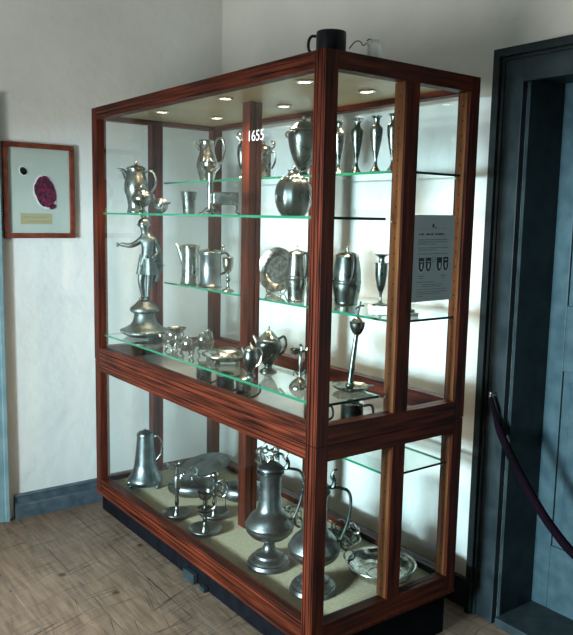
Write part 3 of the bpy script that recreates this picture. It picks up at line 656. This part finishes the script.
def salt(loc, lab, k):
    t = thing('cruet_stand' if k != 2 else 'salt_cellar', lab, 'cruet' if k != 2 else 'salt cellar', loc, RZ + k * .5, None)
    z0 = .028
    for q in range(3):
        a = 2 * PI * q / 3 + .4; bm = nb(); ball(bm, (.026 * math.cos(a), .026 * math.sin(a), .006), .006, n=8); tube(bm, [(.026 * math.cos(a), .026 * math.sin(a), .008), (.034 * math.cos(a), .034 * math.sin(a), .02), (.02 * math.cos(a), .02 * math.sin(a), .032)], .004, 7); obj('foot', bm, SILV, t)
    bm = nb(); lathe(bm, smooth_prof([(.006, .026), (.024, .030), (.036, .046), (.040, .060)]) + [(.042, .062), (.037, .060), (.0, .038)], n=28, lob=8, la=.04); obj('bowl', bm, SILV, t)
    bm = nb()
    if k == 0:
        lathe(bm, smooth_prof([(.010, .060), (.008, .080), (.030, .092), (.042, .108)]) + [(.043, .110), (.036, .106), (0, .094)], n=28)
        obj('upper_dish', bm, PEW, t)
    elif k == 1:
        lathe(bm, smooth_prof([(.024, .05), (.022, .07), (.012, .08)]) + [(0, .081)], n=20); ball(bm, (0, 0, .086), .007); obj('lid', bm, SILV, t)
    else:
        lathe(bm, smooth_prof([(.022, .05), (.026, .075), (.018, .095)]) + [(0, .096)], (-.012, 0, 0), 20); lathe(bm, smooth_prof([(.016, .05), (.022, .08), (.016, .102)]) + [(0, .104)], (.018, 0, 0), 20); ball(bm, (.018, 0, .108), .008); ball(bm, (-.012, 0, .1), .007); obj('caster', bm, SILV, t)
    for sx in (-1, 1):
        bm = nb(); ring(bm, (sx * .044, 0, .058), .012, .003); obj('ring_handle', bm, SILV, t)
salt((.095, 1.10, S4), 'two-tiered bright footed dish right beside the statuette base', 0)
salt((.080, .972, S4), 'low bright three-footed cellar in front of the two-tiered dish', 1)
salt((.165, .972, S4), 'bright pair of casters on a footed stand left of the oval tray', 2)
salt((.135, 1.215, S4), 'bright covered cellar deepest in the cluster beside the statuette', 1)
def tray_v():
    t = thing('oval_tray', 'oval bright tray with pierced bottom raised on small feet, lower front shelf', 'tray', (.150, .775, S4))
    bm = nb(); lathe(bm, [(0, .022), (.065, .022), (.080, .034), (.098, .040), (.102, .041), (.102, .037), (.084, .030), (.068, .017), (0, .017)], n=56, sy=1.0); obj('dish', bm, SILV, t)
    bm = nb()
    for q in range(26):
        a = q * 2.4; r_ = .058 * math.sqrt(q / 26); ball(bm, (r_ * math.cos(a), r_ * math.sin(a), .025), .006, .7, 6)
    obj('relief', bm, BRONZE, t)
    for q in range(4):
        a = PI / 4 + q * PI / 2; bm = nb(); ball(bm, (.06 * math.cos(a), .06 * math.sin(a), .0085), .0085, n=8); obj('foot', bm, PEWD, t)
tray_v()
def pot_w():
    t = thing('small_coffee_pot', 'small dark coffee pot with bright handle, smaller of the two beside each other', 'pot', (.086, .505, S4))
    bm = nb(); lathe(bm, smooth_prof([(.019, 0), (.018, .005), (.009, .014), (.012, .024), (.024, .045), (.029, .075), (.024, .098), (.021, .104)]) + [(0, .105)], n=30); obj('body', bm, PEWD, t)
    bm = nb(); lathe(bm, smooth_prof([(.022, .104), (.020, .110), (.010, .118), (.004, .124)]) + [(0, .125)]); ball(bm, (0, 0, .128), .0045); obj('lid', bm, SILV, t)
    bm = nb(); handle(bm, [(.016, -.016, .108), (.034, -.018, .112), (.042, -.016, .085), (.034, -.014, .055), (.022, -.01, .045)], .0035); obj('handle', bm, SILV, t)
    bm = nb(); tube(bm, [(-.018, 0, .085), (-.027, 0, .1), (-.034, 0, .112)], [.008, .005, .002], 8); obj('spout', bm, PEWD, t)
pot_w()
def pot_x():
    t = thing('large_coffee_pot', 'larger bulbous dark coffee pot with black handle and knobbed lid, lower front shelf', 'pot', (.200, .550, S4))
    bm = nb(); lathe(bm, smooth_prof([(.034, 0), (.033, .006), (.018, .014), (.015, .024), (.028, .042), (.046, .078), (.051, .108), (.046, .124), (.034, .130)]) + [(0, .13)], n=40); obj('body', bm, PEWD, t)
    bm = nb(); lathe(bm, smooth_prof([(.040, .126), (.038, .134), (.030, .142), (.016, .158), (.006, .164), (.004, .170)]) + [(0, .171)], n=30); ball(bm, (0, 0, .175), .005); obj('lid', bm, SILV, t)
    bm = nb(); tube(bm, [(-.034, 0, .100), (-.048, 0, .125), (-.060, 0, .142)], [.014, .009, .004], 8); obj('spout', bm, PEW, t)
    bm = nb(); handle(bm, [(.036, 0, .128), (.058, 0, .140), (.068, 0, .118), (.062, 0, .085), (.044, 0, .066)], .005); obj('handle', bm, BLACKM, t)
pot_x()
def stick_y():
    t = thing('domed_candlestick', 'short candlestick with domed base and side cup left of the near corner post', 'candlestick', (.136, .265, S4))
    bm = nb(); lathe(bm, smooth_prof([(.040, 0), (.038, .008), (.028, .022), (.014, .034), (.008, .040)]) + [(0, .041)], n=32); obj('base', bm, SILV, t)
    bm = nb(); lathe(bm, smooth_prof([(.006, .038), (.0055, .06), (.007, .09), (.0055, .115), (.008, .132)]) + [(0, .133)], n=16); tube(bm, [(.0, 0, .125), (.004, 0, .148), (-.004, 0, .156)], .004, 8); obj('stem', bm, PEW, t)
    bm = nb(); lathe(bm, smooth_prof([(.004, .118), (.014, .124), (.018, .138)]) + [(.0185, .140), (.015, .136), (0, .124)], (-.020, 0, 0), 20); tube(bm, [(-.006, 0, .128), (.018, 0, .135), (.026, 0, .142)], [.004, .005, .008], 8); obj('side_cup', bm, PEWD, t)
    bm = nb(); tube(bm, [(.006, 0, .045), (.022, 0, .066), (.030, 0, .040), (.026, 0, .018)], .004, 8); tube(bm, [(-.008, 0, .045), (-.020, 0, .062), (-.024, 0, .042)], .003, 8); obj('scroll', bm, BLACKM, t)
stick_y()
def stick_z():
    t = thing('tall_lamp_stand', 'tall leaning lamp stand with covered cup and small cross, behind the end pane', 'lamp stand', (.275, .150, S4))
    t.location = (.262, .135, S4); t.scale = (1, 1, 1.06)
    bm = nb(); lathe(bm, [(0, .006), (.026, .008), (.052, .010), (.062, .018), (.064, .018), (.055, .007), (.040, 0), (0, 0)], n=40, lob=8, la=.05); ring(bm, (.068, 0, .016), .010, .003, 'z'); obj('dish', bm, PEW, t)
    bm = nb(); tube(bm, [(-.004, 0, .006), (0, 0, .06), (.006, 0, .12), (.014, 0, .19)], [.013, .010, .009, .008], 12); ball(bm, (-.003, 0, .018), .017, .7); obj('stem', bm, PEWD, t)
    bm = nb(); lathe(bm, smooth_prof([(.008, .186), (.016, .194), (.025, .212), (.027, .228)]) + [(.028, .230), (0, .231)], (.016, 0, 0), 28); obj('cup', bm, PEWD, t)
    bm = nb(); lathe(bm, smooth_prof([(.022, .231), (.015, .240), (.007, .247)]) + [(0, .248)], (.016, 0, 0), 20); obj('lid', bm, SILV, t)
    bm = nb(); tube(bm, [(.016, 0, .245), (.020, 0, .270), (.026, 0, .298)], [.004, .0035, .003], 8); tube(bm, [(.008, 0, .272), (.022, 0, .282), (.038, 0, .284)], .003, 8); obj('cross', bm, BLACKM, t)
stick_z()
# --- low pieces under the lower front shelf
def low_tankard(loc, lab, r, h, nm='squat_tankard', m=PEWD):
    t = thing(nm, lab, 'tankard', loc)
    bm = nb(); lathe(bm, [(r, 0), (r * 1.04, .004), (r * .98, .010), (r * .95, h * .80), (r, h * .84), (0, h * .84)], n=32); obj('body', bm, m, t)
    bm = nb(); lathe(bm, smooth_prof([(r * 1.0, h * .84), (r * .9, h * .90), (r * .5, h * .97)]) + [(0, h)], n=32); obj('lid', bm, SILV, t)
    bm = nb(); handle(bm, [(r * .9, -.02, h * .8), (r + .024, -.024, h * .82), (r + .028, -.024, h * .45), (r * .9, -.02, h * .25)], .0045); obj('handle', bm, BLACKM, t)
low_tankard((.262, .125, DECK_Z), 'squat lidded tankard under the tall lamp stand', .042, .105)
low_tankard((.15, .20, DECK_Z), 'squat dark pot with curved black handle behind the near corner post', .036, .10, 'squat_pot')
low_tankard((.135, .93, DECK_Z), 'dark cylindrical tankard under the glass, below the footed cellars', .034, .105)
low_tankard((.135, .76, DECK_Z), 'dark cylindrical tankard under the glass, directly below the oval tray', .038, .105)
low_tankard((.135, .62, DECK_Z), 'dark cylindrical tankard under the glass, between tray and small coffee pot', .034, .11, m=PEW)
def dish_back():
    t = thing('round_teapot', 'squat round dark pot with ring handle in the back corner of the deck', 'pot', (.50, 1.33, DECK_Z))
    bm = nb(); lathe(bm, smooth_prof([(.05, 0), (.075, .03), (.078, .05), (.05, .075), (.02, .085)]) + [(0, .087)], n=36); obj('body', bm, PEWD, t)
    bm = nb(); ring(bm, (.085, 0, .07), .03, .005); obj('ring_handle', bm, PEW, t)
dish_back()

# --- lower case
def flagon_d():
    t = thing('conical_flagon', 'tall cone-shaped grey pewter flagon on ball feet at the far left of the lower case', 'flagon', (.175, 1.575, LOW_Z))
    bm = nb(); lathe(bm, smooth_prof([(.082, .020), (.087, .030), (.086, .045), (.072, .070), (.058, .105), (.050, .16), (.044, .22), (.040, .262)]) + [(.043, .264), (.043, .270), (0, .272)], n=40); obj('body', bm, PEWL, t)
    bm = nb(); lathe(bm, smooth_prof([(.042, .270), (.036, .284), (.016, .292), (.006, .295)]) + [(0, .303)]); obj('lid', bm, PEWL, t)
    bm = nb(); handle(bm, [(.036, 0, .255), (.062, 0, .265), (.084, 0, .23), (.082, 0, .18), (.060, 0, .145), (.05, 0, .14)], .0042); obj('handle', bm, PEW, t)
    for k in range(3):
        a = [-2.6, -.5, 1.57][k]; bm = nb(); ball(bm, (.078 * math.cos(a), .078 * math.sin(a), .0105), .0105, n=8); tube(bm, [(.078 * math.cos(a), .078 * math.sin(a), .012), (.086 * math.cos(a), .086 * math.sin(a), .03), (.07 * math.cos(a), .07 * math.sin(a), .045)], .007, 8); obj('foot', bm, PEWD, t)
flagon_d()
def oil_stick(loc, lab, h, R, k):
    t = thing('oil_lamp_stick', lab, 'candlestick', loc, RZ + .0, 'dish-based oil lamp sticks in the lower case')
    bm = nb(); lathe(bm, [(0, .006), (.012, .006), (R * .7, .008), (R * .93, .018), (R, .022), (R * 1.01, .019), (R * .9, .006), (R * .75, 0), (0, 0)], n=40); obj('dish', bm, PEWL, t)
    bm = nb(); lathe(bm, smooth_prof([(.021, .006), (.015, .020), (.0105, .04)] + [(.0078 + .0028 * (i % 2), .05 + (h - .10) * i / 7) for i in range(8)] + [(.010, h - .04), (.008, h - .02)]) + [(0, h - .02)], n=20); obj('stem', bm, PEWD, t)
    if k == 0:
        bm = nb(); lathe(bm, smooth_prof([(.006, h - .035), (.016, h - .026), (.022, h - .006)]) + [(.023, h - .004), (.018, h - .008), (0, h - .024)], (-.022, 0, 0), 22); tube(bm, [(-.035, 0, h - .008), (-.05, 0, h)], [.009, .004], 8); obj('lamp_cup', bm, PEW, t)
        bm = nb(); tube(bm, [(.010, 0, h - .10), (.022, 0, h - .06), (.034, 0, h - .05), (.030, 0, h - .03), (.018, 0, h - .018)], [.005, .010, .006, .008, .004], 8); ball(bm, (.012, 0, h), .009); ball(bm, (.020, 0, h - .07), .012); obj('burner', bm, PEW, t)
        bm = nb(); lathe(bm, [(.012, h - .13), (.016, h - .12), (.014, h - .07), (.010, h - .06)], (0, 0, 0), 18); obj('reservoir', bm, PEW, t)
    if k == 1:
        bm = nb(); lathe(bm, smooth_prof([(.008, h * .50), (.030, h * .52), (.040, h * .58)]) + [(.041, h * .59), (.034, h * .56), (0, h * .53)], (0, 0, 0), 30); obj('drip_dish', bm, PEWD, t)
        bm = nb(); lathe(bm, smooth_prof([(.012, h * .80), (.026, h * .85), (.033, h)]) + [(.034, h), (.028, h * .92), (0, h * .84)], (0, 0, 0), 28); obj('lamp_cup', bm, PEWD, t)
        bm = nb(); tube(bm, [(.025, 0, h * .95), (.045, 0, h * .85), (.045, 0, h * .65), (.03, 0, h * .58)], .004, 8); obj('handle', bm, PEW, t)
    if k == 2:
        bm = nb(); ball(bm, (0, 0, h - .018), .019, .9); tube(bm, [(-.015, 0, h - .02), (-.05, 0, h - .028), (-.075, 0, h - .02)], [.006, .004, .004], 8); obj('lamp_cup', bm, SILV, t)
        bm = nb(); tube(bm, [(.012, 0, h - .05), (.05, 0, h - .04), (.062, 0, h - .08), (.04, 0, h - .12), (.008, 0, h - .11)], .005, 8); ring(bm, (.02, 0, h - .075), .020, .005); obj('handle', bm, SILV, t)
        bm = nb(); tube(bm, [(.052, -.01, h - .10), (.053, -.01, h - .17)], .0018, 6, False); ring(bm, (.052, -.01, h - .18), .006, .0015); obj('wick_chain', bm, BLACKM, t)
oil_stick((.121, 1.143, LOW_Z), 'dish-based oil lamp stick with twisted stem, leftmost of three, lower case', .252, .0655, 0)
oil_stick((.137, .917, LOW_Z), 'dish-based oil lamp stick with drip dish halfway up, frontmost of three', .185, .0725, 1)
oil_stick((.262, 1.045, LOW_Z), 'dish-based oil lamp stick with ball top and loop handle, rearmost of three', .215, .072, 2)
def warmer(loc, lab, R, h, rz):
    t = thing('bed_warmer', lab, 'bed warmer', loc, rz, 'flat pewter bed warmers in the lower case')
    bm = nb(); lathe(bm, smooth_prof([(R * .8, 0), (R * .97, h * .2), (R, h * .42), (R * .96, h * .65), (R * .80, h * .85), (R * .4, h), (.02, h)]) + [(0, h)], n=48, sy=.8); obj('body', bm, PEWL, t)
    bm = nb(); lathe(bm, [(.022, h - .003), (.022, h + .012), (.018, h + .016), (0, h + .016)], n=20); cp = obj('screw_cap', bm, PEW, t)
    bm = nb(); ring(bm, (0, 0, h + .034), .020, .0038); obj('ring', bm, PEW, cp)
warmer((.335, 1.365, LOW_Z), 'flat round pewter bed warmer with ring cap behind the leftmost lamp stick', .128, .075, RZ)
warmer((.505, 1.165, LOW_Z), 'flat round pewter bed warmer partly behind the lower centre post', .115, .08, RZ)
bm = nb(); lathe(bm, [(0, .004), (.085, .004), (.095, .014), (.130, .020), (.134, .022), (.133, .017), (.097, .009), (.087, 0), (0, 0)], n=56)
bmesh.ops.rotate(bm, verts=bm.verts, matrix=Matrix.Rotation(math.radians(14), 3, 'Y')); bmesh.ops.translate(bm, verts=bm.verts, vec=(0, 0, .0345))
t = tag(obj('large_plate', bm, PEWL), 'large dull pewter plate lying low at the back behind the bed warmers', 'plate'); t.location = (.525, 1.56, LOW_Z); t.rotation_euler = (0, 0, PI)

def big_flagon(loc, lab, ornament):
    t = thing('footed_flagon', lab, 'flagon', loc, RZ, 'tall footed flagons at the near end of the lower case')
    P = [(.089, 0), (.090, .006), (.086, .012), (.084, .020), (.078, .022), (.077, .030), (.068, .036), (.060, .040), (.058, .048)]
    P2 = smooth_prof([(.056, .050), (.034, .062), (.024, .078), (.023, .094), (.034, .106)])
    P3 = smooth_prof([(.040, .108), (.070, .122), (.092, .145), (.096, .165)]) + [(.0975, .167), (.0975, .172)] + smooth_prof([(.094, .178), (.078, .205), (.056, .226), (.047, .25), (.043, .30), (.044, .35), (.046, .375)]) + [(0, .376)]
    bm = nb(); lathe(bm, P + P2, n=48); obj('foot', bm, PEWL, t)
    bm = nb(); lathe(bm, P3, n=48); bd = obj('body', bm, PEWL, t)
    bm = nb(); lathe(bm, [(.047, .296), (.0455, .298), (.0455, .302), (.047, .304)][:0] + [(.0465, .372), (.054, .376), (.055, .384), (.048, .388), (.049, .394), (.052, .398), (.050, .404)] + smooth_prof([(.046, .408), (.030, .420), (.012, .424)]) + [(0, .425)], n=40); ld = obj('lid', bm, PEWL, t)
    bm = nb(); tube(bm, [(.044, 0, .398), (.064, 0, .402), (.068, 0, .425), (.058, 0, .440), (.066, 0, .462), (.078, 0, .466)], [.006, .010, .008, .007, .005, .003], 8); ball(bm, (.062, 0, .438), .008); obj('thumbpiece', bm, PEWD, ld)
    bm = nb(); handle(bm, [(.056, 0, .400), (.092, 0, .396), (.118, 0, .386), (.130, 0, .350), (.124, 0, .285), (.110, 0, .235), (.098, 0, .205), (.086, 0, .190)], [.005, .006, .006, .006, .006, .006, .006, .006]); tube(bm, [(.098, 0, .205), (.102, 0, .172), (.118, 0, .160), (.130, 0, .180), (.116, 0, .20)], .005, 8); obj('handle', bm, PEWD, t)
    if ornament:
        bm = nb(); r_ = random.Random(11)
        for k in range(9):
            a = r_.uniform(0, 2 * PI); x0 = -.04 + .075 * (k % 5) / 4; z0 = .405 + .045 * (k // 5) + r_.uniform(0, .02)
            R_ = r_.uniform(.012, .018); y0 = r_.uniform(-.012, .012)
            tube(bm, [(x0 + R_ * math.cos(a + i * .9), y0 + .003 * i, z0 + R_ + R_ * math.sin(a + i * .9)) for i in range(6)], [.0045, .005, .005, .004, .003, .002], 7)
        tube(bm, [(-.035, 0, .41), (-.04, 0, .45), (-.036, 0, .49), (-.01, 0, .505), (.02, 0, .49), (.03, 0, .46), (.03, 0, .41)], .0045, 8)
        tube(bm, [(-.03, 0, .40), (0, 0, .44), (.025, 0, .50)], .004, 8)
        obj('pierced_crest', bm, SILV, ld)
        bm = nb(); 
        for k in range(7):
            ball(bm, (-.040 + .004 * (k % 2), -.018, .27 + .012 * k), .005, n=6)
        obj('relief', bm, PEWD, bd)
big_flagon((.189, .507, LOW_Z), 'tall footed grey flagon with pierced crest, standing left of the near corner post', True)
big_flagon((.205, .245, LOW_Z), 'tall footed grey flagon half hidden by the near corner post', False)
def bowl_l():
    t = thing('shallow_bowl', 'wide bright shallow bowl on the beige floor behind the end panes', 'bowl', (.493, .186, LOW_Z))
    bm = nb(); lathe(bm, [(0, .008), (.07, .008)] + smooth_prof([(.10, .016), (.122, .035), (.130, .052)]) + [(.137, .055), (.138, .052), (.132, .046)] + smooth_prof([(.124, .028), (.100, .008), (.075, 0)]) + [(0, 0)], n=64); obj('dish', bm, SILV, t)
    bm = nb(); ring(bm, (0, 0, .010), .085, .003, 'z', 40); ring(bm, (0, 0, .009), .05, .0025, 'z', 30); ball(bm, (0, 0, .010), .014, .6); obj('raised_rings', bm, SILV, t)
    bm = nb(); ring(bm, (-.118, .045, .060), .022, .004, 'y'); obj('ring_handle', bm, PEW, t)
bowl_l()
def basket_m():
    t = thing('pierced_basket', 'bright pierced basket with loops behind the shallow bowl', 'basket', (.525, .475, LOW_Z))
    bm = nb(); lathe(bm, [(0, .004), (.05, .004), (.075, .03), (.094, .045), (.096, .043), (.078, .024), (.054, 0), (0, 0)], n=40); obj('dish', bm, SILV, t)
    for q in range(9):
        a = 2 * PI * q / 9; bm = nb(); ring(bm, (0, 0, 0), .023, .0035, 'y'); bmesh.ops.rotate(bm, verts=bm.verts, matrix=Matrix.Rotation(a + PI / 2, 3, 'Z')); bmesh.ops.translate(bm, verts=bm.verts, vec=(.084 * math.cos(a), .084 * math.sin(a), .060)); obj('loop', bm, SILV, t)
    bm = nb(); tube(bm, [(-.02, .0, .01), (.02, -.02, .06), (.03, -.03, .095)], [.004, .005, .009], 8); tube(bm, [(-.04, .02, .012), (0, .03, .05), (.05, .04, .08)], [.004, .004, .008], 8); obj('tongs', bm, SILV, t)
basket_m()
def rings_n():
    t = thing('trivet', 'small trivet of pewter rings standing by the back rail', 'trivet', (.50, .775, LOW_Z))
    bm = nb(); ring(bm, (-.030, 0, .066), .030, .0045, 'z'); ring(bm, (.014, 0, .072), .034, .0045, 'z'); ring(bm, (.0, 0, .034), .030, .0045, 'y'); tube(bm, [(-.03, 0, .034), (.03, 0, .034)], .003, 6, False); tube(bm, [(0, 0, .064), (0, 0, .07)], .004, 6, False); obj('rings', bm, PEW, t)
    for x, y in ((-.045, .02), (.045, .02), (0, -.03)):
        bm = nb(); tube(bm, [(x, y, .07), (x * 1.1, y * 1.1, .002)], .003, 6, False); obj('leg', bm, PEW, t)
rings_n()

# --- on top of the cabinet
mg = thing('black_mug', 'black glazed mug standing on the near corner of the cabinet top', 'mug', (.100, .099, ZT))
bm = nb(); lathe(bm, [(0, 0), (.046, 0), (.0475, .003), (.0475, .072), (.046, .076), (.043, .076), (.042, .070), (.042, .008), (0, .006)], n=40); obj('body', bm, BLACKC, mg)
bm = nb(); handle(bm, [(-.044, 0, .062), (-.062, 0, .062), (-.071, 0, .045), (-.068, 0, .018), (-.045, 0, .010)], .0045); obj('handle', bm, BLACKC, mg)
wp = thing('white_oil_lamp', 'small white ceramic lamp with thin black wire on the cabinet top', 'oil lamp', (.237, .045, ZT))
bm = nb(); lathe(bm, smooth_prof([(.018, 0), (.023, .008), (.024, .03), (.019, .048), (.012, .054)]) + [(.013, .062), (.016, .064), (.010, .066), (0, .06)], n=28); obj('body', bm, WHITE, wp)
bm = nb(); tube(bm, [(-.014, 0, .044), (-.024, 0, .056), (-.030, 0, .050)], [.006, .005, .004], 8); obj('spout', bm, WHITE, wp)
bm = nb(); tube(bm, [(-.010, 0, .066), (-.022, 0, .064), (-.036, 0, .046), (-.046, 0, .058), (-.062, 0, .058), (-.082, 0, .036)], .0018, 6); obj('wire', bm, BLACKM, wp)

# ------------------------------------------------------------------ light
def area(name, loc, target, sx, sy, e, col, spread=180):
    l = D.lights.new(name, 'AREA'); l.shape = 'RECTANGLE'; l.size = sx; l.size_y = sy; l.energy = e; l.color = col; l.spread = math.radians(spread)
    o = D.objects.new(name, l); C.objects.link(o); o.location = loc
    o.rotation_euler = (Vector(target) - Vector(loc)).to_track_quat('-Z', 'Y').to_euler(); return o
area('daylight_sky', (-4.6, -.20, 1.52), (.9, .4, .95), 1.2, .4, 860, (.68, .92, 1.0))
area('daylight_window', (WX - .06, .42, 1.14), (.5, .4, 3.0), .9, 1.1, 38, (1, .97, .91), 140)
for x in (.177, .47):
    for y in (.33, .845, 1.39):
        l = D.lights.new('halogen_spot', 'SPOT'); l.energy = 26; l.color = (1, .76, .55); l.spot_size = math.radians(125); l.spot_blend = .9; l.shadow_soft_size = .02
        o = D.objects.new('halogen_spot', l); C.objects.link(o); o.location = (x, y, CEIL_Z - .012)
w = D.worlds.new('world'); bpy.context.scene.world = w; w.use_nodes = True
w.node_tree.nodes['Background'].inputs[0].default_value = (.65, .8, 1, 1); w.node_tree.nodes['Background'].inputs[1].default_value = .3

# ------------------------------------------------------------------ camera
f_, cx_, cy_, yaw, pit, roll = 751.67, 287.48, 316.27, .6452, .1310, .0203
fwd = Vector((math.sin(yaw) * math.cos(pit), math.cos(yaw) * math.cos(pit), -math.sin(pit)))
r = Vector((math.cos(yaw), -math.sin(yaw), 0)); u = r.cross(fwd)
r2 = r * math.cos(roll) + u * math.sin(roll); u2 = -r * math.sin(roll) + u * math.cos(roll)
cd = D.cameras.new('camera'); co = D.objects.new('camera', cd); C.objects.link(co)
M3 = Matrix((r2, u2, -fwd)).transposed()
co.matrix_world = Matrix.Translation((-1.4785, -1.7985, 1.6)) @ M3.to_4x4()
cd.sensor_width = 36; cd.lens = f_ * 36 / 635; cd.shift_x = (286.5 - cx_) / 635; cd.shift_y = (cy_ - 317.5) / 635; cd.clip_start = .05
S = bpy.context.scene; S.camera = co
S.view_settings.view_transform = 'Standard'; S.view_settings.look = 'None'; S.view_settings.exposure = 0; S.view_settings.gamma = 1; S.view_settings.use_curve_mapping = False
S.cycles.max_bounces = 10; S.cycles.transparent_max_bounces = 32; S.cycles.glossy_bounces = 6; S.cycles.diffuse_bounces = 5
S.cycles.caustics_reflective = False; S.cycles.caustics_refractive = False; S.cycles.sample_clamp_indirect = 6; S.cycles.use_denoising = True
